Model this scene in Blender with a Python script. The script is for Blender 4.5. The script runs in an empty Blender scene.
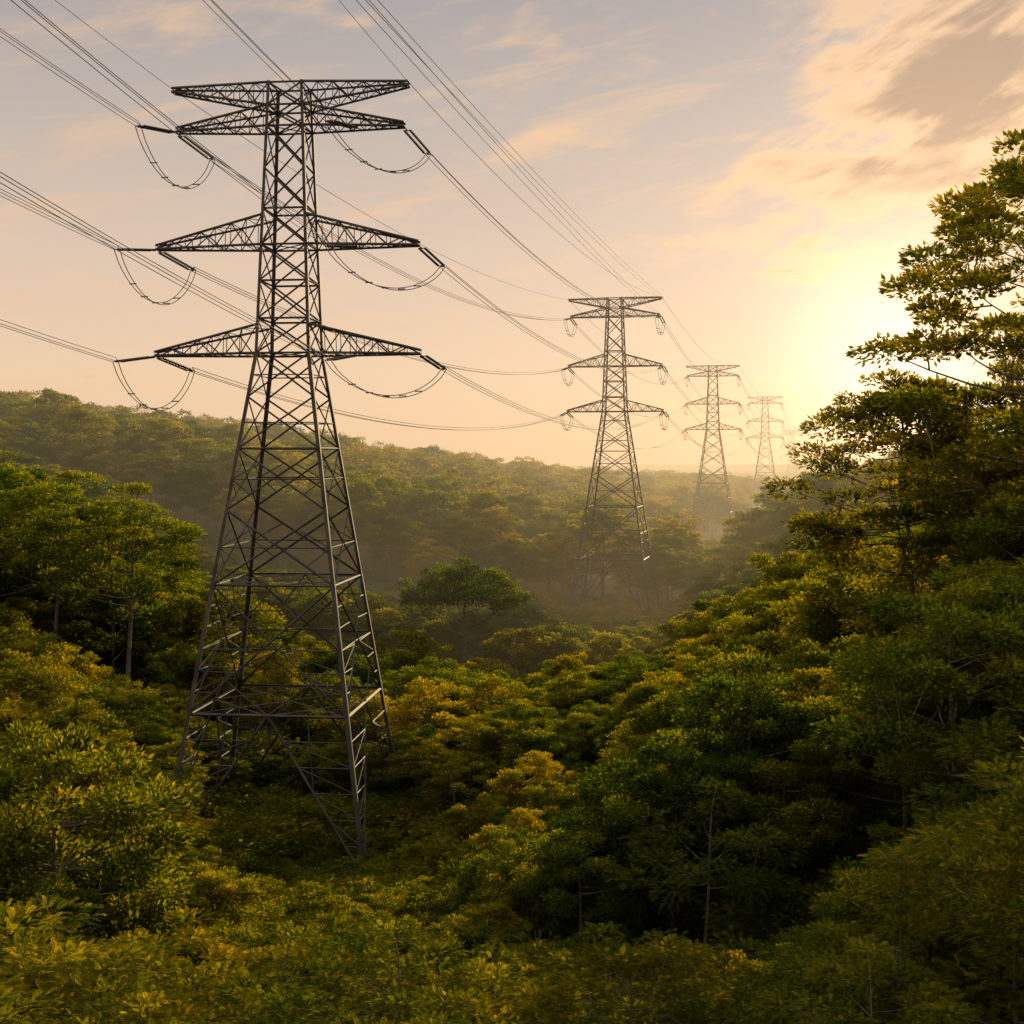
import bpy, math, random
import numpy as np
from mathutils import Vector, Matrix

random.seed(7)
scene = bpy.context.scene
COL = scene.collection
CAMZ = 24.7
F = 1300.0
EYE = 453.0
rad = math.radians
SUN_AZ = rad(20)
SUN_EL = rad(11.5)
LINE = rad(14.7)

# ------------------------------------------------------------------ helpers
def link(o): COL.objects.link(o); return o

def quad_mesh(name, V, Fc, mats, midx=None, smooth=False, tint=None):
    V = np.asarray(V, dtype=np.float32); Fc = np.asarray(Fc, dtype=np.int32)
    me = bpy.data.meshes.new(name)
    me.vertices.add(len(V)); me.vertices.foreach_set("co", V.ravel())
    n = len(Fc)
    me.loops.add(n*4); me.loops.foreach_set("vertex_index", Fc.ravel())
    me.polygons.add(n)
    me.polygons.foreach_set("loop_start", np.arange(0, n*4, 4, dtype=np.int32))
    me.polygons.foreach_set("loop_total", np.full(n, 4, dtype=np.int32))
    for m in mats: me.materials.append(m)
    if midx is not None: me.polygons.foreach_set("material_index", np.asarray(midx, dtype=np.int32))
    me.polygons.foreach_set("use_smooth", np.full(n, smooth, dtype=bool))
    me.update(calc_edges=True)
    if tint is not None:
        a=me.attributes.new("tint",'FLOAT','FACE'); a.data.foreach_set("value",np.asarray(tint,dtype=np.float32))
    else: me.validate()
    return me

class Geo:
    def __init__(s): s.V=[]; s.F=[]; s.n=0; s.T=[]
    def add(s, V, Fc, T=None):
        s.V.append(np.asarray(V, float)); s.F.append(np.asarray(Fc, int)+s.n); s.n += len(V)
        s.T.append(np.zeros(len(Fc)) if T is None else T)
    def arrays(s):
        if not s.V: return np.zeros((0,3)), np.zeros((0,4), int)
        return np.vstack(s.V), np.vstack(s.F)
    def mesh(s, name, mats, smooth=False):
        V,Fc = s.arrays(); return quad_mesh(name, V, Fc, mats, smooth=smooth)

def tube(g, P, R, n=6, caps=True):
    P = np.asarray(P, float); k = len(P)
    R = np.broadcast_to(np.asarray(R, float), (k,))
    T = np.gradient(P, axis=0); T /= np.linalg.norm(T, axis=1)[:,None]+1e-9
    ref = np.array([0,0,1.0]) if abs(T[0][2])<0.9 else np.array([1.0,0,0])
    A = np.cross(T, ref); A /= np.linalg.norm(A, axis=1)[:,None]+1e-9
    B = np.cross(T, A)
    a = np.linspace(0, 2*math.pi, n, endpoint=False)
    V = P[:,None,:] + R[:,None,None]*(np.cos(a)[None,:,None]*A[:,None,:]+np.sin(a)[None,:,None]*B[:,None,:])
    V = V.reshape(-1,3)
    i = np.arange(k-1)[:,None]*n; j = np.arange(n)[None,:]; j2=(j+1)%n
    Fc = np.stack([i+j, i+j2, i+n+j2, i+n+j], -1).reshape(-1,4)
    g.add(V, Fc)

def angle_bar(g, a, b, w, inward=None):
    """L-section steel angle from a to b."""
    w=w*0.64
    a = np.asarray(a,float); b=np.asarray(b,float)
    t = b-a; L=np.linalg.norm(t)
    if L<1e-5: return
    t/=L
    if inward is None: inward = np.array([-(a[0]+b[0])/2, -(a[1]+b[1])/2, 0.0])
    u = inward - t*np.dot(inward,t)
    if np.linalg.norm(u)<1e-3:
        u = np.cross(t,[0.3,0.9,0.2])
    u/=np.linalg.norm(u); v=np.cross(t,u)
    p=(u+v)/math.sqrt(2); q=(u-v)/math.sqrt(2)
    th=w*0.2
    sec=[(0,0),(w,0),(w,th),(th,th),(th,w),(0,w)]
    ring=[(x-w*0.3)*p+(y-w*0.3)*q for x,y in sec]
    V=[a+r for r in ring]+[b+r for r in ring]
    Fc=[[i,(i+1)%6,6+(i+1)%6,6+i] for i in range(6)]
    Fc+=[[0,1,2,3],[0,3,4,5],[6,7,8,9],[6,9,10,11]]
    g.add(V,Fc)

# ------------------------------------------------------------------ materials
def new_mat(name):
    m=bpy.data.materials.new(name); m.use_nodes=True
    m.cycles.emission_sampling='NONE'
    nt=m.node_tree; nt.nodes.clear()
    return m, nt, nt.nodes, nt.links

def painted_haze(nt,shader,out):
    """Haze painted as surface emission, thicker with distance (fixed function of world position)."""
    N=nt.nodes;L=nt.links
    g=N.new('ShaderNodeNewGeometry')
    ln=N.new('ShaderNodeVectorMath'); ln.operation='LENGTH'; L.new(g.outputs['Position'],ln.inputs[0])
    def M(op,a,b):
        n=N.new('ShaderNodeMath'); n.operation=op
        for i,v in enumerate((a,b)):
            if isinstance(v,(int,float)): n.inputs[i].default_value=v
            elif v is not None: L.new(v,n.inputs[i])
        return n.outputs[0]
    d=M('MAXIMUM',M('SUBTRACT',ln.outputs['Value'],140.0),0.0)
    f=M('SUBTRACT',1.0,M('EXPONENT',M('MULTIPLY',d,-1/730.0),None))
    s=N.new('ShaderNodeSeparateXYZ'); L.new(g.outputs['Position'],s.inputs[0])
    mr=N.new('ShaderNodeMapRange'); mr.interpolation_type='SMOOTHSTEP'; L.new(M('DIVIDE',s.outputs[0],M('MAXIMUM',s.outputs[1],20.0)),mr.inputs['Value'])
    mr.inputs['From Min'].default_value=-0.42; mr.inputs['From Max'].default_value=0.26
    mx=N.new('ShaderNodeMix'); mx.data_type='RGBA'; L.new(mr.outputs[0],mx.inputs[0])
    mx.inputs[6].default_value=(0.56,0.43,0.25,1); mx.inputs[7].default_value=(1.0,0.69,0.35,1)  # haze glow painted into the material, brighter towards the sun side
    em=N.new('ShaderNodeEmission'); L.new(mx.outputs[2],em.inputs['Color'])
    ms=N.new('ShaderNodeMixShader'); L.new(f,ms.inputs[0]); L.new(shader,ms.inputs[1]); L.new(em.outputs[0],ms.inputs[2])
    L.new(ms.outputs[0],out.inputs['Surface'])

def leaf_material(name, dark, mid, light, trans, tfac=0.5, rnd=0.45):
    m,nt,N,L=new_mat(name)
    out=N.new('ShaderNodeOutputMaterial')
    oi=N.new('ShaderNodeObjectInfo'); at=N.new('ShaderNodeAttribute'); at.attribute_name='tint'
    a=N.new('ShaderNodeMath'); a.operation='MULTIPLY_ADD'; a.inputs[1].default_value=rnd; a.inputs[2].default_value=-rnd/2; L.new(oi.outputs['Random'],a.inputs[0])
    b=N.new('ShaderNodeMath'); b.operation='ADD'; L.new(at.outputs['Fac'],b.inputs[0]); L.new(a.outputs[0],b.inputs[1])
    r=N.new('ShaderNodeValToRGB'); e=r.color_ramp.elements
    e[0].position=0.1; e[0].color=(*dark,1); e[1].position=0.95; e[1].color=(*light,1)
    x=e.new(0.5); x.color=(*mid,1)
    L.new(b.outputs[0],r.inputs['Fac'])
    mt=N.new('ShaderNodeMix'); mt.data_type='RGBA'; mt.blend_type='MULTIPLY'; mt.inputs[0].default_value=1
    tr=N.new('ShaderNodeBsdfTranslucent'); df=N.new('ShaderNodeBsdfDiffuse')
    L.new(r.outputs['Color'],df.inputs['Color'])
    L.new(r.outputs['Color'],mt.inputs[6]); mt.inputs[7].default_value=(*trans,1)
    L.new(mt.outputs[2],tr.inputs['Color'])
    m1=N.new('ShaderNodeMixShader'); m1.inputs[0].default_value=tfac
    L.new(df.outputs[0],m1.inputs[1]); L.new(tr.outputs[0],m1.inputs[2])
    painted_haze(nt,m1.outputs[0],out)
    return m

def noise_mat(name, c1, c2, scale, rough=0.8, metal=0.0, bump=0.3):
    m,nt,N,L=new_mat(name)
    out=N.new('ShaderNodeOutputMaterial'); p=N.new('ShaderNodeBsdfPrincipled')
    tc=N.new('ShaderNodeTexCoord'); n=N.new('ShaderNodeTexNoise'); n.inputs['Scale'].default_value=scale; n.inputs['Detail'].default_value=6
    L.new(tc.outputs['Object'],n.inputs['Vector'])
    r=N.new('ShaderNodeValToRGB'); r.color_ramp.elements[0].position=0.35; r.color_ramp.elements[1].position=0.68
    r.color_ramp.elements[0].color=(*c1,1); r.color_ramp.elements[1].color=(*c2,1)
    L.new(n.outputs['Fac'],r.inputs['Fac']); L.new(r.outputs['Color'],p.inputs['Base Color'])
    p.inputs['Roughness'].default_value=rough; p.inputs['Metallic'].default_value=metal
    if bump:
        bp=N.new('ShaderNodeBump'); bp.inputs['Strength'].default_value=bump; L.new(n.outputs['Fac'],bp.inputs['Height']); L.new(bp.outputs[0],p.inputs['Normal'])
    painted_haze(nt,p.outputs[0],out)
    return m

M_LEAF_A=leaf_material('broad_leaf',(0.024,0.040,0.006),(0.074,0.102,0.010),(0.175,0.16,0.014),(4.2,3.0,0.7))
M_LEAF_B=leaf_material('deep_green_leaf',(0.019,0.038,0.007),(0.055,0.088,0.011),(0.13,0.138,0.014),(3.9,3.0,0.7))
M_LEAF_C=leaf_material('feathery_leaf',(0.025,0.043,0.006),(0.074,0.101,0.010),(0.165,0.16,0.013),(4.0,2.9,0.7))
M_LEAF_G=leaf_material('sunlit_tint_leaf',(0.034,0.047,0.006),(0.098,0.114,0.010),(0.19,0.172,0.014),(4.0,2.8,0.6),tfac=0.57)  # leaf colour lightened and warmed, sunlight painted into the tone
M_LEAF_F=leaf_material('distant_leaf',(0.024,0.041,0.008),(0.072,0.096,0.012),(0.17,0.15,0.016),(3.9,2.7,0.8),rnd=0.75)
M_BARK=noise_mat('bark',(0.06,0.045,0.03),(0.2,0.16,0.115),3.0,0.95,0,0.6)
M_STEEL=noise_mat('weathered_steel',(0.03,0.025,0.02),(0.10,0.078,0.058),0.8,0.7,0.15,0.1)
M_WIRE=noise_mat('aluminium_wire',(0.05,0.047,0.044),(0.09,0.083,0.075),0.5,0.7,0.0,0)
M_GLASS=noise_mat('brown_porcelain',(0.03,0.02,0.014),(0.06,0.04,0.03),2.0,0.35,0,0)
M_CONC=noise_mat('footing_concrete',(0.14,0.13,0.11),(0.25,0.23,0.2),2.0,0.9,0,0.3)
M_GROUND=noise_mat('forest_floor',(0.025,0.036,0.008),(0.065,0.08,0.016),0.5,1.0,0,0.3)

# ------------------------------------------------------------------ terrain
def smooth(a,b,x):
    t=np.clip((x-a)/(b-a),0,1); return t*t*(3-2*t)
def softplus(x,k): return k*np.logaddexp(0,x/k)
def line_x(Y): return -14.9+math.tan(LINE)*(Y-87.2)
def height(X,Y):
    X=np.asarray(X,float); Y=np.asarray(Y,float)
    d=X-line_x(Y)
    Lf=0.24*softplus(-d-18,6); Lf=48*np.tanh(Lf/48)
    Lf=Lf*np.where(Y>200,np.exp(-((Y-200)/310)**2),1.0)
    Rf=0.33*softplus(d-20,5); Rf=30*np.tanh(Rf/30)
    Rf=Rf*np.where(Y>250,0.25+0.75*np.exp(-((Y-250)/350)**2),1.0)
    near=8*np.exp(-(Y/30)**2)
    far=-15*smooth(560,1150,Y)-26*smooth(1150,2500,Y)-22*smooth(2500,5500,Y)
    roll=(np.sin(X*0.021+1.3)*np.cos(Y*0.017+0.4)+0.6*np.sin(X*0.043+Y*0.031))
    amp=1.2*smooth(14,60,np.abs(d))+ 3.5*smooth(500,1300,Y)
    big=9*smooth(1000,2400,Y)*(np.sin(X*0.0031+2.0+Y*0.0007)*np.sin(Y*0.0042+X*0.0006))
    dip=-1.8*np.exp(-(d/14)**2)
    hollow=-6.5*smooth(97,128,Y)*(1-smooth(172,198,Y))*np.exp(-((d-4)/38)**2)
    return Lf+Rf+near+far+roll*amp+big+dip+hollow

ys=np.concatenate([np.linspace(-120,300,110),300*np.exp(np.linspace(0.012,math.log(9000/300),150))])
us=np.sinh(np.linspace(-2.4,2.4,150))/math.sinh(2.4)
XX=us[None,:]*(350+np.maximum(ys,0)*0.9)[:,None]; YY=np.repeat(ys[:,None],150,1)
ZZ=height(XX,YY)
V=np.stack([XX,YY,ZZ],-1).reshape(-1,3)
i=np.arange(len(ys)-1)[:,None]*150; j=np.arange(149)[None,:]
Fc=np.stack([i+j,i+j+1,i+150+j+1,i+150+j],-1).reshape(-1,4)
gme=quad_mesh('ground',V,Fc,[M_GROUND],smooth=True)
ground=link(bpy.data.objects.new('ground',gme)); ground["kind"]="structure"; ground["label"]="forest floor of a wide valley with wooded hillsides"; ground["category"]="ground"

# ------------------------------------------------------------------ trees
def unit(a): return a/(np.linalg.norm(a,axis=-1,keepdims=True)+1e-9)

def leaf_quads(B,D,S,L,W,fold=0.12):
    L=np.asarray(L)[:,None]; W=np.asarray(W)[:,None]
    Nn=unit(np.cross(D,S))
    v0=B; v1=B+0.45*L*D+0.5*W*S+Nn*W*fold; v2=B+L*D; v3=B+0.45*L*D-0.5*W*S+Nn*W*fold
    V=np.stack([v0,v1,v2,v3],1).reshape(-1,3)
    Fc=np.arange(len(V)).reshape(-1,4)
    return V,Fc

def build_tree(seed,H,R,Rz,zc,nclump,rcl,nleaf,leafL,kind='broad',low=-0.5,flat=0.6,sides=7,gap=0.0,limbs=7,trunk_r=None):
    r=np.random.default_rng(seed)
    tg=Geo(); lg=Geo()
    tr=trunk_r or H*0.017
    C=[]; tries=0
    mind=rcl*0.95
    lob=r.uniform(0,6.28,4)
    while len(C)<nclump and tries<20000:
        tries+=1
        u=unit(r.normal(size=3))
        if u[2]<low: continue
        f=r.uniform(0.5,1.0)**0.6
        az=math.atan2(u[1],u[0])
        irr=1+0.16*math.sin(2*az+lob[0])+0.12*math.sin(3*az+lob[1])+0.1*math.sin(5*az+lob[2])
        c=np.array([u[0]*R*irr,u[1]*R*irr,u[2]*Rz*(1+0.12*math.sin(3*az+lob[3]))])*f+np.array([0,0,zc])
        if gap and math.sin(c[0]*1.1+lob[1])*math.sin(c[1]*1.0+lob[2])*math.sin(c[2]*0.8+lob[0])<-gap: continue
        if all(np.linalg.norm((c-q)*[1,1,1.4])>mind for q in C): C.append(c)
        elif tries%400==0: mind*=0.93
    C=np.array(C)
    if H>3.2:
        k=9; t=np.linspace(0,1,k); top=min(zc+Rz*0.55,H*0.92)
        bx=r.normal(0,H*0.018,2)
        P=np.stack([bx[0]*np.sin(t*2.6)+0.25*tr*np.sin(t*9),bx[1]*np.sin(t*3.1+0.3),-0.8+t*(top+0.8)],1)
        Rr=tr*(1-0.82*t)*(1+0.5*np.exp(-t*14))
        tube(tg,P,Rr,sides)
        nodes=[P[m] for m in range(3,k)]; nr=[Rr[m] for m in range(3,k)]
        order=r.permutation(len(C))[:limbs]
        for ci in order:
            c=C[ci]
            zb=max(H*0.22,min(c[2]-0.25*np.linalg.norm(c[:2])-0.5, top*0.95))
            tt=(zb+0.8)/(top+0.8); b=np.array([np.interp(tt,t,P[:,q]) for q in range(3)]); rb=np.interp(tt,t,Rr)*0.62
            s=np.linspace(0,1,6)[:,None]
            m1=b+(c-b)*0.45+np.array([0,0,-0.06*H*0.5])+r.normal(0,0.03*H,3)*0.5
            Q=(1-s)**2*b+2*s*(1-s)*m1+s*s*c
            Rq=rb*(1-0.75*s[:,0]); tube(tg,Q,Rq,max(4,sides-2))
            nodes+=list(Q[2:]); nr+=list(Rq[2:])
        nodes=np.array(nodes); nr=np.array(nr)
        for c in C:
            dd=np.linalg.norm(nodes-c,axis=1)+1.5*np.maximum(0,nodes[:,2]-c[2])
            m=np.argmin(dd)
            if dd[m]<0.2: continue
            b=nodes[m]; s=np.linspace(0,1,4)[:,None]
            mid=(b+c)/2+r.normal(0,0.1,3)*np.linalg.norm(c-b)
            Q=(1-s)**2*b+2*s*(1-s)*mid+s*s*c
            tube(tg,Q,min(nr[m],0.11*tr*2)*(1-0.7*s[:,0])+0.008,4)
    per=max(1,nleaf//len(C))
    for c in C:
        n=int(per*r.uniform(0.7,1.3)); rc=rcl*r.uniform(0.75,1.3)
        ct=r.normal(0.42,0.13)
        u=unit(r.normal(size=(n,3)))
        flip=(u[:,2]<0)&(r.random(n)<0.6); u[flip,2]*=-1
        rho=rc*(0.35+0.65*np.sqrt(r.random(n)))
        lump=1+0.3*np.sin(u[:,0]*5+c[0]*3)*np.sin(u[:,1]*5+c[1]*2)
        B=c+u*(rho*lump)[:,None]*np.array([1,1,flat])
        out=unit(B-np.array([0,0,zc-Rz*0.4]))
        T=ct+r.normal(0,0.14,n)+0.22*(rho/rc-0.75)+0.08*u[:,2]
        if kind=='broad':
            D=unit(u*[1,1,0.4]+out*0.4+r.normal(0,0.45,(n,3))+[0,0,-0.15])
            up=np.array([0,0,1.0])+r.normal(0,0.5,(n,3))
            S=unit(np.cross(D,up))
            L=leafL*r.uniform(0.6,1.25,n); lg.add(*leaf_quads(B,D,S,L,L*0.48),T)
        else:
            m=12; D=unit(u*[1,1,0.3]+out*0.5+r.normal(0,0.3,(n,3)))
            up=np.array([0,0,1.0])+r.normal(0,0.25,(n,3)); S=unit(np.cross(D,up)); Un=unit(np.cross(S,D))
            L=leafL*r.uniform(0.6,1.2,n)
            Bs=[];Ds=[];Ss=[];Ls=[];Ts=[]
            for q in range(m):
                s=(q+1)/m
                P=B+D*(L*s)[:,None]-np.array([0,0,1.0])*(L*0.35*s*s)[:,None]
                Tg=unit(D-np.array([0,0,1.0])*0.7*s)
                ll=L*0.25*math.sin(math.pi*(0.15+0.75*s))
                for sg in (-1,1):
                    dd=unit(S*sg+Tg*0.5-Un*0.2+r.normal(0,0.08,(n,3)))
                    Bs.append(P);Ds.append(dd);Ss.append(unit(np.cross(dd,Un)));Ls.append(ll);Ts.append(T+0.25*(s-0.4))
            Bs=np.vstack(Bs);Ds=np.vstack(Ds);Ss=np.vstack(Ss);Ls=np.concatenate(Ls)
            lg.add(*leaf_quads(Bs,Ds,Ss,Ls,Ls*0.32,0.1),np.concatenate(Ts))
    return tg,lg

VAR={}
def reg(name,matl,H,**k):
    tg,lg=build_tree(H=H,**k)
    tv,tf=tg.arrays(); lv,lf=lg.arrays(); T=np.concatenate(lg.T)
    top=lv[:,2].max()
    d=dict(H=top,R=k['R'])
    if len(tv): d['trunk']=quad_mesh(name+'_trunk',tv,tf,[M_BARK],smooth=True)
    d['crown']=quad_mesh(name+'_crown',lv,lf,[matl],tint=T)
    Vj=np.vstack([tv,lv]); Fj=np.vstack([tf,lf+len(tv)])
    mi=np.concatenate([np.zeros(len(tf),int),np.ones(len(lf),int)])
    d['obj']=bpy.data.objects.new(name,quad_mesh(name+'_whole',Vj,Fj,[M_BARK,matl],mi,tint=np.concatenate([np.zeros(len(tf)),T])))
    VAR[name]=d

reg('feather_a',M_LEAF_C,9,seed=1,R=4.4,Rz=3.4,zc=5.8,nclump=42,rcl=0.9,nleaf=6200,leafL=0.40,kind='pinnate',low=-0.35,flat=0.34)
reg('feather_b',M_LEAF_C,8,seed=2,R=3.6,Rz=3.6,zc=4.6,nclump=38,rcl=0.85,nleaf=5600,leafL=0.38,kind='pinnate',low=-0.4,flat=0.36)
reg('feather_c',M_LEAF_G,10,seed=3,R=4.8,Rz=3.4,zc=6.8,nclump=46,rcl=0.9,nleaf=6600,leafL=0.42,kind='pinnate',low=-0.25,flat=0.32)
reg('umbrella_a',M_LEAF_A,14,seed=4,R=5.8,Rz=4.8,zc=9.2,nclump=76,rcl=1.05,nleaf=34000,leafL=0.29,low=-0.5,flat=0.5,limbs=12)
reg('umbrella_b',M_LEAF_B,13,seed=5,R=5.2,Rz=4.6,zc=8.4,nclump=66,rcl=1.0,nleaf=30000,leafL=0.27,low=-0.5,flat=0.5,limbs=12)
reg('round_a',M_LEAF_B,13,seed=6,R=4.0,Rz=5.0,zc=8.2,nclump=66,rcl=0.95,nleaf=30000,leafL=0.26,low=-0.65,flat=0.58)
reg('round_b',M_LEAF_A,12,seed=7,R=3.9,Rz=4.5,zc=7.6,nclump=62,rcl=0.92,nleaf=28000,leafL=0.26,low=-0.65,flat=0.58)
reg('round_c',M_LEAF_A,12,seed=17,R=3.5,Rz=4.7,zc=7.4,nclump=58,rcl=0.9,nleaf=26000,leafL=0.24,low=-0.65,flat=0.55)
reg('golden_a',M_LEAF_G,11,seed=27,R=4.4,Rz=4.6,zc=6.4,nclump=66,rcl=0.98,nleaf=28000,leafL=0.24,low=-0.8,flat=0.52)
reg('dome_a',M_LEAF_B,14,seed=31,R=6.4,Rz=3.4,zc=10.4,nclump=80,rcl=1.1,nleaf=32000,leafL=0.29,low=-0.15,flat=0.5,limbs=16)
reg('tall_a',M_LEAF_A,24,seed=8,R=5.8,Rz=8.6,zc=15.0,nclump=105,rcl=1.05,nleaf=42000,leafL=0.30,low=-0.9,flat=0.42,limbs=26,trunk_r=0.32)
reg('tall_b',M_LEAF_G,21,seed=9,R=4.8,Rz=6.0,zc=14.4,nclump=74,rcl=1.05,nleaf=28000,leafL=0.28,low=-0.8,flat=0.43,limbs=20,trunk_r=0.24)
reg('tall_c',M_LEAF_B,21,seed=19,R=5.0,Rz=5.0,zc=14.8,nclump=58,rcl=1.1,nleaf=25000,leafL=0.28,low=-0.6,flat=0.42,limbs=20,trunk_r=0.26)
reg('bush_a',M_LEAF_A,2.6,seed=10,R=1.9,Rz=1.5,zc=0.9,nclump=16,rcl=0.65,nleaf=3200,leafL=0.19,low=-0.4,flat=0.7)
reg('bush_b',M_LEAF_C,2.6,seed=12,R=1.8,Rz=1.6,zc=0.8,nclump=16,rcl=0.6,nleaf=760,leafL=0.36,kind='pinnate',low=-0.3,flat=0.6)
reg('bush_c',M_LEAF_B,3.0,seed=13,R=2.2,Rz=1.8,zc=1.0,nclump=18,rcl=0.7,nleaf=3600,leafL=0.21,low=-0.4,flat=0.7)
reg('bush_d',M_LEAF_G,2.6,seed=14,R=1.8,Rz=1.6,zc=0.8,nclump=16,rcl=0.6,nleaf=760,leafL=0.36,kind='pinnate',low=-0.3,flat=0.6)
for q,(RR,zz) in enumerate([(4.4,7.0),(3.7,6.6),(4.6,7.6),(5.0,8.2)]):
    reg('zfar_%s'%'abcd'[q],M_LEAF_F,12,seed=20+q,R=RR,Rz=4.6,zc=zz,nclump=28,rcl=1.15,nleaf=4000,leafL=0.48,low=-0.5,flat=0.65,sides=4,limbs=4)

ENV_A=([-400,0,100,200,300,420,520,600,680,760,850,930,1024,1400],[590,660,715,800,875,895,900,915,940,870,780,690,590,450])
ENV_B=([-400,0,60,120,180,225,270,330,390,450,520,560,620,700,800,850,900,950,1024,1400],[500,560,590,635,690,790,850,880,870,815,785,755,690,625,565,540,575,520,430,350])
ENV_B2=([-400,0,100,200,260,330,400,470,530,600,700,780,850,930,1400],[480,560,640,680,740,740,680,680,700,670,615,540,480,430,380])
ENV_C1=([-400,0,100,190,230,330,400,430,500,530,560,600,645,680,750,830,900,1400],[420,432,470,530,610,620,640,650,650,640,640,645,645,590,540,480,450,400])
ENV_C2=([-400,0,100,170,215,240,330,400,430,530,565,600,655,690,750,830,900,1400],[420,432,462,500,545,560,570,590,590,575,605,618,618,565,530,495,450,380])
TOW=[(-14.9,87.2),(16.4,207.0),(56.7,367.0),(111.0,570.0),(195.0,905.0),(338.0,1450.0)]
def env_limit(X,Y,r):
    lim=1e9
    E = ENV_A if Y<48 else ENV_B if Y<86 else ENV_B2 if Y<108 else ENV_C1 if Y<153 else ENV_C2 if Y<206 else None
    if E is not None:
        best=0
        for s in (-1,-0.5,0,0.5,1):
            best=max(best,np.interp(512+F*(X+s*r)/Y,E[0],E[1]))
        lim=CAMZ-(best-EYE)*Y/F
    for (a,b) in TOW[1:5]:
        if Y<b and Y>b*0.45 and abs(X/Y-a/b)<(6.2/b+r*0.8/Y):
            lim=min(lim,CAMZ-(CAMZ-1.0)*Y/b)
    return lim

trees=[]
placed=[]
def far_enough(X,Y,r,k):
    for (a,b,q) in placed:
        if (a-X)**2+(b-Y)**2<((q+r)*k)**2: return False
    return True
def near_tower(X,Y,r):
    return any((X-a)**2+(Y-b)**2<(r+6)**2 for a,b in TOW)

HERO=[ # X,Y,H,variant,width factor
 (26.4,62,31.5,'tall_a',1.0),(20.6,67,22.5,'tall_b',1.05),(33,60,28,'tall_a',.8),(34,80,27,'tall_a',.8),(25.0,53,15,'umbrella_a',1),(25,85,13,'golden_a',1.1),(36,96,22,'tall_c',1.1),(24.5,57,14,'round_b',1.1),
 (-31.5,104,22,'tall_c',1.0),(-38.5,107,21.5,'tall_c',1.0),(-26.5,118,15,'round_b',1),(-46,116,20,'umbrella_b',1),(-35,114,17,'umbrella_b',.9),
 (-5.6,158,19.0,'dome_a',.85),(-11.5,142,12.0,'golden_a',1.0),(-7.0,98,9.5,'golden_a',1.1),(-2.0,103,9,'golden_a',1.1),(-12.0,102,8,'golden_a',1.1),
 (-3.6,84,5.8,'golden_a',1.1),(-0.4,88,7,'round_b',1.2),(1.6,80,6.0,'golden_a',1.2),(-1.5,76,4.8,'golden_a',1.2),(-4.2,73,3.6,'golden_a',1.3),(2.5,73,5.2,'round_b',1.2),
 (16,46,12,'umbrella_b',1),(10.5,56,11,'round_a',1),(6.5,52,9,'umbrella_b',1),
]
for X,Y,H,v,wf in HERO:
    z=float(height(X,Y)); trees.append((X,Y,z,H,v,wf)); placed.append((X,Y,H/VAR[v]['H']*VAR[v]['R']*0.8))
R0=random.Random(5)
def pick(Y,X):
    x=512+F*X/Y
    if Y<50: return R0.choice(['feather_a','feather_b','feather_c'] if x<760 else ['feather_a','umbrella_b','round_c','feather_c','feather_b'])
    if Y<90: return R0.choice(['feather_c','feather_a','umbrella_a','round_b'] if x<500 else ['umbrella_a','umbrella_b','round_a','round_c','round_b','golden_a'])
    return R0.choice(['umbrella_a','umbrella_b','round_a','round_b','round_c','round_b','round_a','golden_a'])
for n in range(20000):
    Y=23+(250-23)*R0.random()**0.75
    X=R0.uniform(-0.55,0.55)*Y*1.0+R0.uniform(-6,6)
    if near_tower(X,Y,2): continue
    v=pick(Y,X); vv=VAR[v]
    z=float(height(X,Y))
    hr={'f':R0.uniform(7,13),'u':R0.uniform(10,18),'r':R0.uniform(9,18),'t':R0.uniform(15,21),'g':R0.uniform(7,12)}[v[0]]
    rr=hr/vv['H']*vv['R']
    lim=env_limit(X,Y,rr*0.65)-z
    hh=min(hr,lim*R0.uniform(0.70,1.0))
    if hh<3.0: continue
    rr=hh/vv['H']*vv['R']
    if not far_enough(X,Y,rr,0.62 if Y<86 else 0.60): continue
    placed.append((X,Y,rr)); trees.append((X,Y,z,hh,v,R0.uniform(.9,1.08)))

def in_view(t):
    X,Y,z,H,v,wf=t; r=H*0.35
    return Y>5 and abs(X)-r<0.394*Y
def score(t): return (t[3]/t[1])*(1 if in_view(t) else 0)
trees.sort(key=score,reverse=True)
indiv=trees[:290]; rest=trees[290:]

LAB={'f':"feathery fine-leaved tree with a spreading layered crown",
     'u':"broad umbrella-crowned rainforest tree on the valley slope",
     'r':"dense rounded rainforest tree with leafy crown",
     'g':"low rounded tree with leaves tinted yellow-green as if sunlit",
     'd':"solitary domed tree with spreading limbs above the canopy",
     't':"tall open-crowned tree rising above the hillside canopy"}
for X,Y,z,H,v,wf in indiv:
    d=VAR[v]; s=H/d['H']
    e=link(bpy.data.objects.new('forest_tree',None)); e.empty_display_size=0.5
    e.location=(X,Y,z-0.15)
    e.rotation_euler=(R0.uniform(-.04,.04),R0.uniform(-.04,.04),R0.uniform(0,6.28))
    w=s*wf; e.scale=(w,w,s)
    e["label"]=LAB[v[0]]; e["category"]="tree"; e["group"]="trees of the rainforest valley"
    for part in ('trunk','crown'):
        o=link(bpy.data.objects.new(part,d[part])); o.parent=e

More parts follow.
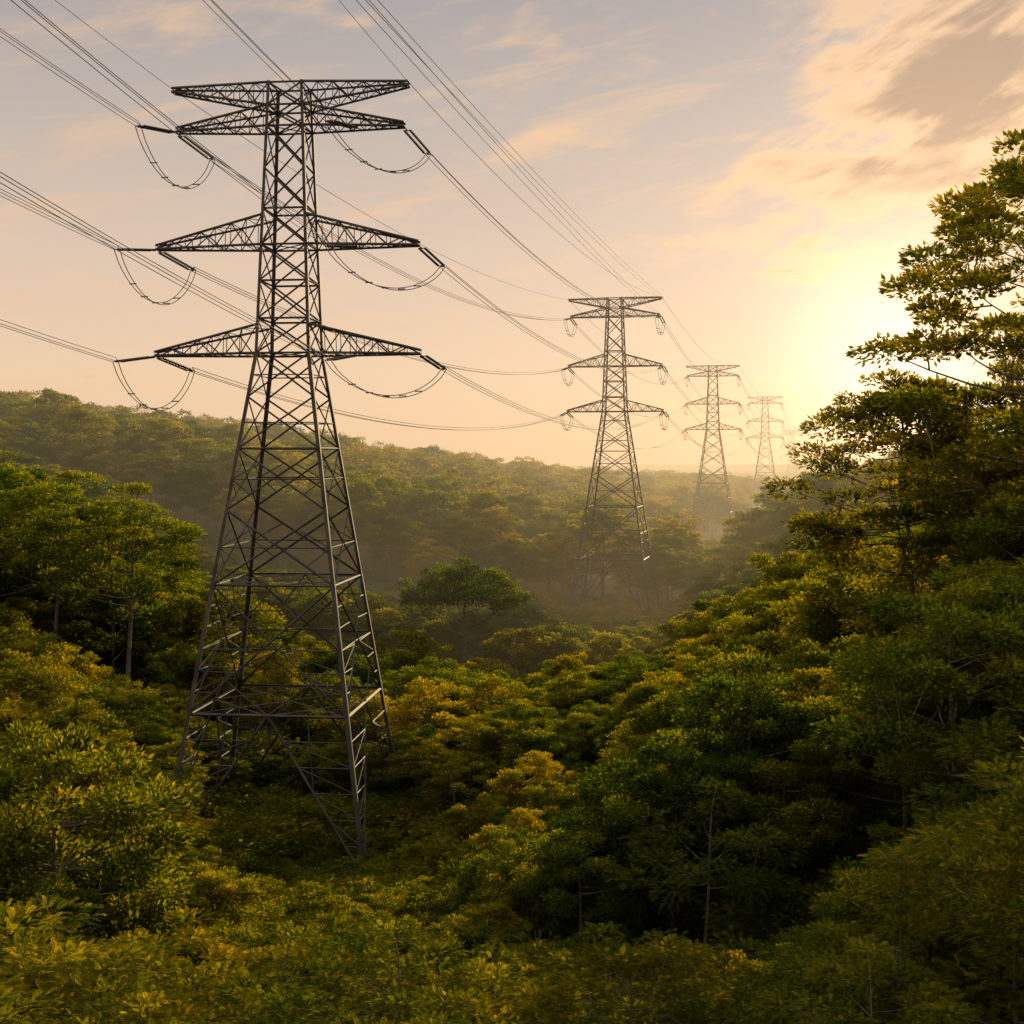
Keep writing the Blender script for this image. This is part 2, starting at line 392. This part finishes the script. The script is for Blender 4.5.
def scatter(name,recs,variants,label,category):
    coll=bpy.data.collections.new(name+'_variants')
    order=sorted(variants)
    for v in order: coll.objects.link(VAR[v]['obj'])
    n=len(recs)
    me=bpy.data.meshes.new(name); me.vertices.add(n)
    me.vertices.foreach_set("co",np.array([r[:3] for r in recs],dtype=np.float32).ravel())
    a=me.attributes.new("rot",'FLOAT_VECTOR','POINT'); a.data.foreach_set("vector",np.array([(0,0,r[5]) for r in recs],dtype=np.float32).ravel())
    a=me.attributes.new("scl",'FLOAT_VECTOR','POINT'); a.data.foreach_set("vector",np.array([r[3] for r in recs],dtype=np.float32).ravel())
    a=me.attributes.new("idx",'INT','POINT'); a.data.foreach_set("value",np.array([order.index(r[4]) for r in recs],dtype=np.int32))
    o=link(bpy.data.objects.new(name,me))
    ng=bpy.data.node_groups.new(name,'GeometryNodeTree')
    ng.interface.new_socket('Geometry',in_out='INPUT',socket_type='NodeSocketGeometry')
    ng.interface.new_socket('Geometry',in_out='OUTPUT',socket_type='NodeSocketGeometry')
    N=ng.nodes;L=ng.links
    gi=N.new('NodeGroupInput');go=N.new('NodeGroupOutput')
    ci=N.new('GeometryNodeCollectionInfo'); ci.inputs['Collection'].default_value=coll
    ci.inputs['Separate Children'].default_value=True; ci.inputs['Reset Children'].default_value=True
    ip=N.new('GeometryNodeInstanceOnPoints'); ip.inputs['Pick Instance'].default_value=True
    def na(nm,t):
        x=N.new('GeometryNodeInputNamedAttribute'); x.data_type=t; x.inputs['Name'].default_value=nm; return x.outputs['Attribute']
    L.new(gi.outputs[0],ip.inputs['Points']); L.new(ci.outputs[0],ip.inputs['Instance'])
    L.new(na('idx','INT'),ip.inputs['Instance Index']); L.new(na('rot','FLOAT_VECTOR'),ip.inputs['Rotation']); L.new(na('scl','FLOAT_VECTOR'),ip.inputs['Scale'])
    L.new(ip.outputs[0],go.inputs[0])
    md=o.modifiers.new('scatter','NODES'); md.node_group=ng
    o["kind"]="stuff"; o["label"]=label; o["category"]=category
    return o

def scl(v,H):
    s=H/VAR[v]['H']; w=s*R0.uniform(0.95,1.15); return (w,w,s)
recs=[(X,Y,z-0.15,scl(v,H),v,R0.uniform(0,6.28)) for X,Y,z,H,v,wf in rest]
Y=250.0
fars=['zfar_a','zfar_b','zfar_c','zfar_d']
while Y<3800:
    sp=6.8+max(0,(Y-300))*0.0075; sp=min(sp,26)
    hw=0.45*Y+20
    for X in np.arange(-hw,hw,sp):
        x=X+R0.uniform(-.45,.45)*sp; y=Y+R0.uniform(-.45,.45)*sp
        if near_tower(x,y,-1): continue
        z=float(height(x,y))
        H=R0.uniform(6.5,16)*(1+ (sp-6.8)*0.02)
        H=min(H,max(2.2,env_limit(x,y,3.5)-z))
        v=R0.choice(fars); s=scl(v,H); k=max(1,sp/8.5)
        if H<6: s=(s[0]*1.5,s[1]*1.5,s[2])
        s=(s[0]*k,s[1]*k,s[2])
        recs.append((x,y,z-0.2,s,v,R0.uniform(0,6.28)))
    Y+=sp*0.9
scatter('forest',recs,[k for k in VAR if not k.startswith('bush')],"dense rainforest canopy covering the hazy distant hills","forest")
nf=len(recs)
recs=[]
Y=14.0
while Y<215:
    sp=2.3+Y*0.012; hw=0.44*Y+8
    for X in np.arange(-hw,hw,sp):
        x=X+R0.uniform(-.5,.5)*sp; y=Y+R0.uniform(-.5,.5)*sp
        z=float(height(x,y)); H=R0.uniform(1.4,3.4)
        H=min(H,max(env_limit(x,y,1)-z,R0.uniform(.9,1.8)))
        if y<24: H=min(H,1.8)
        v=R0.choice(['bush_a','bush_b','bush_c','bush_d'] if y>40 else ['bush_b','bush_d']); recs.append((x,y,z-0.1,scl(v,H),v,R0.uniform(0,6.28)))
    Y+=sp
for (a,b,cnt,rad_,hh) in ((-14.9,82.0,520,21,2.7),(16.4,205,160,16,2.2)):
    for n in range(cnt):
        th=R0.uniform(0,6.28); q=rad_*math.sqrt(R0.random()); x=a+q*math.cos(th); y=b+q*math.sin(th)
        v=R0.choice(['bush_d','bush_b','bush_a','bush_d']); H=hh*R0.uniform(.6,1.25)
        if b<100:
            if 73.5<y<82.5 and -15.5<x<-5.5: H=min(H,1.4)   # kept low round the front footing
            elif y>96: H*=1.5
        s=scl(v,H); recs.append((x,y,float(height(x,y))-0.1,(s[0]*1.2,s[1]*1.2,s[2]),v,R0.uniform(0,6.28)))
scatter('undergrowth',recs,['bush_a','bush_b','bush_c','bush_d'],"low leafy shrubs and ferns covering the valley floor","undergrowth")
print("TREES",len(trees),"far",nf,"bush",len(recs))

# ------------------------------------------------------------------ pylons
ZK=[-3.2,0,31.3,49.4]; HWK=[6.8,6.35,1.8,1.15]
def hw(z): return float(np.interp(z,ZK,HWK))
CN=[(-1,-1),(1,-1),(1,1),(-1,1)]
def corner(k,z): a,b=CN[k%4]; h=hw(z); return np.array([a*h,b*h,z])
LEG=[]
for k in range(4):
    g=Geo()
    for z0,z1,w in ((-3.2,16.2,0.42),(16.2,31.3,0.38),(31.3,49.4,0.32)):
        angle_bar(g,corner(k,z0),corner(k,z1),w)
    LEG.append(g.mesh('leg_%d'%k,[M_STEEL]))
g=Geo()
lv=[-1.6,8.1,16.2,21.0,25.0,28.4,31.3,33.6,36.1,38.5,40.9,43.6,46.4,47.8,49.3]
for k in range(4):
    for n in range(len(lv)-1):
        z0,z1=lv[n],lv[n+1]; a0,b0,a1,b1=corner(k,z0),corner(k+1,z0),corner(k,z1),corner(k+1,z1)
        w=0.17 if n<3 else 0.14
        inn=-(a0+b0)/2; inn[2]=0
        if n==0:
            m=(a1+b1)/2
            for p,q in ((a0,a1),(b0,b1)):
                angle_bar(g,p,m,0.19,inn)
                for s in (0.2,0.36,0.52,0.68,0.84):
                    e=p+(q-p)*s; f=p+(m-p)*s
                    angle_bar(g,e,f,0.09,inn)
                    s2=s-0.16; angle_bar(g,p+(q-p)*(s2),f,0.09,inn)
            for p in (a1,b1):
                angle_bar(g,a0+(m-a0)*0.52 if p is a1 else b0+(m-b0)*0.52,(p+m)/2,0.09,inn)
        elif n==1:
            m=(a1+b1)/2; mb=(a0+b0)/2
            angle_bar(g,a0,b1,w,inn); angle_bar(g,b0,a1,w,inn)
            for p,q,t_,o_ in ((a0,a1,b1,b0),(b0,b1,a1,a0)):
                for s in (0.17,0.33,0.5):
                    angle_bar(g,p+(q-p)*s,p+(t_-p)*s*0.98,0.085,inn)
                    angle_bar(g,p+(q-p)*max(0.02,s-0.17),p+(t_-p)*s*0.98,0.085,inn)
                    angle_bar(g,q+(p-q)*s,q+(o_-q)*s*0.98,0.085,inn)
                angle_bar(g,mb,p+(t_-p)*0.26,0.1,inn); angle_bar(g,m,p+(t_-p)*0.74,0.1,inn)
        else:
            angle_bar(g,a0,b1,w,inn); angle_bar(g,b0,a1,w,inn)
            c=(a0+b0+a1+b1)/4
            if n in (2,3,4,5):
                angle_bar(g,(a0+a1)/2,c,0.09,inn); angle_bar(g,(b0+b1)/2,c,0.09,inn)
            if n in (2,3):
                for p,q,t_,o_ in ((a0,a1,b1,b0),(b0,b1,a1,a0)):
                    angle_bar(g,(p+q)/2,p+(t_-p)*0.25,0.08,inn); angle_bar(g,(p+q)/2,q+(o_-q)*0.25,0.08,inn)
        if z1 not in (21.0,28.4,43.6) : angle_bar(g,a1,b1,0.24 if z1==8.1 else 0.16,inn)
for z in (8.1,16.2,31.3,38.5,46.4):
    angle_bar(g,corner(0,z),corner(2,z),0.12,np.array([0.,0,-1])); angle_bar(g,corner(1,z),corner(3,z),0.12,np.array([0.,0,-1]))
    m=[(corner(k,z)+corner(k+1,z))/2 for k in range(4)]
    if z<20:
        for k in range(4): angle_bar(g,m[k],m[(k+1)%4],0.12,np.array([0.,0,-1]))
BRACE=g.mesh('bracing',[M_STEEL])
g=Geo()
for k in range(4):
    c=corner(k,-2.2)
    V=[(c[0]+a*.55,c[1]+b*.55,-3.4) for a,b in CN]+[(c[0]+a*.4,c[1]+b*.4,-1.6) for a,b in CN]
    g.add(V,[[0,1,5,4],[1,2,6,5],[2,3,7,6],[3,0,4,7],[4,5,6,7]])
FOOT=g.mesh('footing',[M_CONC])
# arms: (reach left, reach right, z bottom at body, z top at body, z tip)
ARMS_BIG=[(8.1,8.1,47.8,49.3,49.2),(7.8,7.8,46.4,47.8,46.5),(9.2,8.8,38.5,40.5,38.6),(9.3,8.9,31.3,33.2,31.4)]
ARMS_SMALL=[(7.5,7.5,47.8,49.3,49.2),(7.2,7.2,46.4,47.8,46.5),(7.6,7.6,38.5,40.4,38.6),(7.8,7.8,31.3,33.1,31.4)]
def reach(A,sx): return A[0] if sx<0 else A[1]
def arm_meshes(ARMS):
    res=[]
    for A in ARMS:
        zb,zt,zp=A[2:]
        for sx in (-1,1):
            g=Geo(); n=7; rr=reach(A,sx); tip=0.35
            def pt(s,side,topc):
                z=zt if topc else zb
                h=hw(z); x=h+(rr-h)*s; y=h+(tip-h)*s
                zz=z+((zp+(0.12 if topc else -0.12))-z)*s
                return np.array([sx*x,side*y,zz])
            down=np.array([0.,0,-1])
            for side in (-1,1):
                for tc in (0,1):
                    angle_bar(g,pt(0,side,tc),pt(1,side,tc),0.19,np.array([0.,-side,0.3]))
                for q in range(n):
                    s0,s1=q/n,(q+1)/n
                    if q>0: angle_bar(g,pt(s0,side,0),pt(s0,side,1),0.09,np.array([1.,0,0]))
                    if q%2==0: angle_bar(g,pt(s0,side,1),pt(s1,side,0),0.1,np.array([0.,-side,0]))
                    else: angle_bar(g,pt(s0,side,0),pt(s1,side,1),0.1,np.array([0.,-side,0]))
            for tc in (0,1):
                for q in range(n+1):
                    s0=q/n
                    if q>0: angle_bar(g,pt(s0,-1,tc),pt(s0,1,tc),0.1,down)
                    if q<n:
                        if q%2: angle_bar(g,pt(s0,-1,tc),pt(s0+1/n,1,tc),0.09,down)
                        else: angle_bar(g,pt(s0,1,tc),pt(s0+1/n,-1,tc),0.09,down)
            res.append(g.mesh('cross_arm',[M_STEEL]))
    return res
ARMM={True:arm_meshes(ARMS_BIG),False:arm_meshes(ARMS_SMALL)}

DROP=0.7
SUB=[(-0.2,0.0),(0.2,0.0),(0.0,0.28)]
def dirv(a): return np.array([math.sin(a),math.cos(a),0.0])
def attach(A,sx,sg,big): return 4.6 if (big and sx>0 and sg<0) else sx*reach(A,sx)
def string_end(A,sx,sg,diff,big):
    d=dirv(diff)*sg
    return np.array([attach(A,sx,sg,big),0,A[4]-0.15])+d*(5.0 if big else 4.0)+np.array([0,0,-DROP])
def insulator_mesh(A_,sx,sg,diff,big):
    g=Geo(); a=np.array([attach(A_,sx,sg,big),0,A_[4]-0.15]); b=string_end(A_,sx,sg,diff,big)
    d=dirv(diff)*sg; side=np.array([d[1],-d[0],0])
    for o in (-0.2,0.2):
        A=a+side*o+(b-a)*0.12; B=b+side*o-(b-a)*0.06
        n=20; P=[];R=[]
        for q in range(n):
            for s,r in ((0.0,0.03),(0.25,0.095),(0.5,0.08),(0.55,0.03)):
                P.append(A+(B-A)*(q+s)/n); R.append(r)
        P.append(B);R.append(0.03)
        tube(g,P,R,8)
    for e in (a+(b-a)*0.11,b-(b-a)*0.05):
        angle_bar(g,e-side*0.28,e+side*0.28,0.12,np.array([0.,0,-1]))
    tube(g,[a,a+(b-a)*0.12],0.04,6); tube(g,[b-(b-a)*0.06,b],0.04,6)
    return g.mesh('insulator_string',[M_GLASS])
def jumper_mesh(A_,sx,diff,big):
    g=Geo(); A=string_end(A_,sx,-1,diff,big); B=string_end(A_,sx,1,diff,big)
    s=np.linspace(0,1,22)
    side=dirv(diff+math.pi/2)
    base=2.1 if (big and sx>0) else 2.9 if big else 2.2
    for (o,u) in SUB[:2]:
        P=A+(B-A)*s[:,None]; P[:,2]-=(base+o*0.4)*(1-(2*s-1)**2)**0.8; P=P+side*o
        tube(g,P,0.03,5)
    for q in (0.2,0.35,0.5,0.65,0.8):
        i=int(q*21); c=A+(B-A)*s[i]; c=c.copy(); c[2]-=base*(1-(2*s[i]-1)**2)**0.8
        tube(g,[c-side*0.25,c+side*0.25],0.04,5)
    return g.mesh('jumper_cable',[M_WIRE])
SETS={}
def string_set(diff,big):
    key=(round(diff,3),big)
    if key in SETS: return SETS[key]
    ins=[];jmp=[]
    for A in (ARMS_BIG if big else ARMS_SMALL)[1:]:
        for sx in (-1,1):
            for sg in (-1,1): ins.append(insulator_mesh(A,sx,sg,diff,big))
            jmp.append(jumper_mesh(A,sx,diff,big))
    SETS[key]=(ins,jmp); return SETS[key]
YAW=[rad(6.0)]+[rad(13)]*5
TLAB=["tall weathered steel lattice pylon towering over bright shrubs"]+["steel lattice pylon standing in the forested valley"]*2+["hazy steel lattice pylon rising from distant forest"]*3
TZ=[]
for n,(X,Y) in enumerate(TOW):
    z=float(height(X,Y))+1.8; z = z if n>3 else 0.0
    TZ.append(z)
    e=link(bpy.data.objects.new('transmission_tower',None)); e.location=(X,Y,z); e.rotation_euler=(0,0,-YAW[n])
    e["label"]=TLAB[n]; e["category"]="electricity pylon"; e["group"]="pylons of the power line"
    def part(nm,me):
        o=link(bpy.data.objects.new(nm,me)); o.parent=e
    for m in LEG: part('leg',m)
    part('bracing',BRACE); part('footing',FOOT)
    for m in ARMM[n==0]: part('cross_arm',m)
    ins,jmp=string_set(LINE-YAW[n],n==0)
    for m in ins: part('insulator_string',m)
    for m in jmp: part('jumper_cable',m)

def to_world(n,p):
    X,Y=TOW[n] if n>=0 else (TOW[0][0]-124*math.sin(LINE),TOW[0][1]-124*math.cos(LINE))
    yw=YAW[max(n,0)]; c,s=math.cos(-yw),math.sin(-yw)
    return np.array([X+c*p[0]-s*p[1],Y+s*p[0]+c*p[1],(TZ[n] if n>=0 else 21)+p[2]])
def span(name,A,B,sag,offs,r,label,category,group):
    g=Geo(); s=np.linspace(0,1,48)
    t=unit((B-A)*[1,1,0]); side=np.array([t[1],-t[0],0])
    C=A+(B-A)*s[:,None]; C[:,2]-=sag*4*s*(1-s)
    for (o,u) in offs: tube(g,C+side*o+np.array([0,0,u]),r,6)
    for q in ((0,) if len(offs)>1 else ()):
        for e_ in (0,47):
            pts=[C[e_]+side*o+np.array([0,0,u]) for (o,u) in offs]
            for k in range(len(pts)-1): tube(g,[pts[k],pts[k+1]],r,4)
    o=link(bpy.data.objects.new(name,g.mesh(name,[M_WIRE],True)))
    o["label"]=label;o["category"]=category;o["group"]=group
for n in range(-1,5):
    d0=LINE-YAW[max(n,0)]; d1=LINE-YAW[n+1]
    Ld=math.dist(TOW[n+1],TOW[n]) if n>=0 else 124
    sag=min(9,3.4*(Ld/130)**1.5) if n>=0 else 2.4
    r=0.019 if n<0 else 0.026 if n<1 else 0.036 if n<2 else 0.045
    A0=ARMS_BIG if n<=0 else ARMS_SMALL; A1=ARMS_BIG if n<0 else ARMS_SMALL
    for q in range(1,4):
        for sx in (-1,1):
            A=to_world(n,string_end(A0[q],sx,1,d0,n<=0)); B=to_world(n+1,string_end(A1[q],sx,-1,d1,n<0))
            span('conductor',A,B,sag,SUB if n<1 else SUB[:2],r,"bundled aluminium conductor strung between lattice pylons","power line","overhead conductors")
    for sx in (-1,1):
        A=to_world(n,np.array([sx*A0[0][0],0,49.3])); B=to_world(n+1,np.array([sx*A1[0][0],0,49.3]))
        span('earth_wire',A,B,sag*0.8,[(0,0)],r*0.9,"thin earth wire strung between pylon peaks","power line","overhead earth wires")
for k,(rc,zp,sg) in enumerate(((7.5,49.3,2.7),(7.2,46.4,2.2))):
    B=to_world(1,np.array([rc,0,zp])); A=np.array([-30.0+k*1.5,-40.0,50.5-k*1.0])
    span('conductor',A,B,sg,[(-0.3,0),(0.3,0)],0.022,"twin conductor slanting down to a pylon peak","power line","overhead conductors")

# ------------------------------------------------------------------ world
def dirvec(az,el): return Vector((math.sin(az)*math.cos(el),math.cos(az)*math.cos(el),math.sin(el)))
SD=dirvec(SUN_AZ,SUN_EL)
GD=dirvec(rad(16.8),rad(3.8))
w=bpy.data.worlds.new("World"); scene.world=w; w.use_nodes=True
nt=w.node_tree; N=nt.nodes; L=nt.links; N.clear()
out=N.new('ShaderNodeOutputWorld'); bg=N.new('ShaderNodeBackground'); L.new(bg.outputs[0],out.inputs['Surface'])
tc=N.new('ShaderNodeTexCoord'); D=tc.outputs['Generated']
def M(op,a,b=None,c=None,clamp=False):
    n=N.new('ShaderNodeMath'); n.operation=op; n.use_clamp=clamp
    for i,v in enumerate((a,b,c)):
        if v is None: continue
        if isinstance(v,(int,float)): n.inputs[i].default_value=v
        else: L.new(v,n.inputs[i])
    return n.outputs[0]
def VM(op,a,b):
    n=N.new('ShaderNodeVectorMath'); n.operation=op
    for i,v in enumerate((a,b)):
        if isinstance(v,(tuple,Vector)): n.inputs[i].default_value=v
        else: L.new(v,n.inputs[i])
    return n
def mixc(f,a,b,mode='MIX'):
    n=N.new('ShaderNodeMix'); n.data_type='RGBA'; n.blend_type=mode
    for i,v in ((0,f),(6,a),(7,b)):
        if isinstance(v,tuple): n.inputs[i].default_value=(*v,1)
        elif isinstance(v,(int,float)): n.inputs[i].default_value=v
        else: L.new(v,n.inputs[i])
    return n.outputs[2]
sep=N.new('ShaderNodeSeparateXYZ'); L.new(D,sep.inputs[0]); dz=sep.outputs[2]
ramp=N.new('ShaderNodeValToRGB'); e=ramp.color_ramp.elements
pts=[(0.0,(.86,.59,.36)),(0.06,(.86,.61,.41)),(0.15,(.74,.56,.43)),(0.24,(.56,.47,.41)),(0.33,(.41,.375,.375)),(0.5,(.64,.62,.61)),(1.0,(.78,.77,.78))]
e[0].position=0; e[0].color=(*pts[0][1],1); e[1].position=1; e[1].color=(*pts[-1][1],1)
for p,c in pts[1:-1]:
    x=e.new(p); x.color=(*c,1)
L.new(M('MAXIMUM',dz,0.0),ramp.inputs['Fac'])
def angle_to(v): return M('ARCCOSINE',M('MINIMUM',VM('DOT_PRODUCT',D,v).outputs['Value'],0.99999))
ang=angle_to(GD)
def gauss(a,w): return M('EXPONENT',M('MULTIPLY',M('POWER',M('DIVIDE',a,rad(w)),2),-1))
g1=gauss(ang,4.2)
g2=M('EXPONENT',M('DIVIDE',ang,-rad(8.5)))
base=ramp.outputs['Color']
den=M('ADD',M('MAXIMUM',dz,0.0),0.06)
comb=N.new('ShaderNodeCombineXYZ'); L.new(M('DIVIDE',sep.outputs[0],den),comb.inputs[0]); L.new(M('DIVIDE',sep.outputs[1],den),comb.inputs[1])
def noise(vec,scale,detail,rough,dist=0.0):
    n=N.new('ShaderNodeTexNoise'); n.inputs['Scale'].default_value=scale; n.inputs['Detail'].default_value=detail
    n.inputs['Roughness'].default_value=rough; n.inputs['Distortion'].default_value=dist; L.new(vec,n.inputs['Vector']); return n.outputs['Fac']
off=VM('ADD',comb.outputs[0],(5.1,7.7,0)).outputs[0]
n1=noise(off,1.7,12,0.55,0.35)
n0=noise(VM('ADD',comb.outputs[0],(13.1,2.7,0)).outputs[0],0.5,3,0.5,0.2)
azim=M('ARCTAN2',sep.outputs[0],sep.outputs[1])
cb=N.new('ShaderNodeCombineXYZ'); L.new(M('MULTIPLY',azim,11.0),cb.inputs[0]); L.new(M('MULTIPLY_ADD',azim,-14.0,M('MULTIPLY',dz,34.0)),cb.inputs[1])
nb=noise(cb.outputs[0],1.0,11,0.62,0.3)
lump=M('MULTIPLY_ADD',nb,2.0,0.05)
bump=M('MULTIPLY',M('MULTIPLY',gauss(angle_to(dirvec(rad(20.0),rad(14.8))),5.0),0.30),lump)
bump2=M('MULTIPLY',M('MULTIPLY',gauss(angle_to(dirvec(rad(12.5),rad(10.8))),3.6),0.15),lump)
dens=M('ADD',M('ADD',M('MULTIPLY_ADD',n1,0.55,M('MULTIPLY_ADD',nb,0.25,M('MULTIPLY',n0,0.2))),bump),bump2)
def mrange(v,a,b):
    mr=N.new('ShaderNodeMapRange'); mr.interpolation_type='SMOOTHSTEP'; mr.inputs['From Min'].default_value=a; mr.inputs['From Max'].default_value=b; L.new(v,mr.inputs['Value']); return mr.outputs[0]
cov=mrange(dens,0.53,0.67); thick=mrange(dens,0.61,0.80)
ccol=mixc(thick,mixc(g2,(.90,.58,.34),(1.4,.82,.38)),mixc(g2,(.37,.255,.185),(.60,.31,.14)))
sky=mixc(M('MULTIPLY',cov,0.85),base,ccol)
cs=N.new('ShaderNodeCombineXYZ'); L.new(M('MULTIPLY',azim,5.0),cs.inputs[0]); L.new(M('MULTIPLY_ADD',azim,-6.5,M('MULTIPLY',dz,34.0)),cs.inputs[1])
st=noise(cs.outputs[0],1.0,8,0.6,0.5)
stf=M('MULTIPLY',mrange(st,0.50,0.72),0.5)
sky=mixc(stf,sky,mixc(g2,(.90,.57,.34),(1.3,.8,.38)))
def scaled(col,f):
    n=N.new('ShaderNodeVectorMath'); n.operation='SCALE'; n.inputs[0].default_value=col; L.new(f,n.inputs['Scale']); return n.outputs[0]
sky=mixc(1.0,sky,scaled((.62,.52,.42),g1),'ADD')
sky=mixc(1.0,sky,scaled((.28,.15,.06),g2),'ADD')
nish=N.new('ShaderNodeTexSky'); nish.sky_type='NISHITA'; nish.sun_disc=False; nish.sun_elevation=SUN_EL; nish.sun_rotation=SUN_AZ
nish.air_density=1.0; nish.dust_density=1.0
nz=N.new('ShaderNodeVectorMath'); nz.operation='SCALE'; L.new(nish.outputs[0],nz.inputs[0]); nz.inputs['Scale'].default_value=0.006
sky=mixc(1.0,sky,nz.outputs[0],'ADD')
L.new(sky,bg.inputs['Color']); bg.inputs['Strength'].default_value=0.95

# ------------------------------------------------------------------ sun
sl=bpy.data.lights.new('sun','SUN'); sl.energy=5.0; sl.angle=rad(0.6); sl.color=(1.0,0.77,0.40)
so=link(bpy.data.objects.new('sun',sl)); so.rotation_euler=SD.to_track_quat('Z','Y').to_euler()

# ------------------------------------------------------------------ camera
cam=bpy.data.cameras.new('camera'); co=link(bpy.data.objects.new('camera',cam))
cam.sensor_width=36; cam.lens=F/1024*36; cam.shift_y=-(512-EYE)/1024; cam.clip_end=20000; cam.clip_start=0.5
co.location=(0,0,CAMZ); co.rotation_euler=(rad(90),0,0)
scene.camera=co
scene.view_settings.view_transform='Standard'; scene.view_settings.look='None'; scene.view_settings.exposure=0
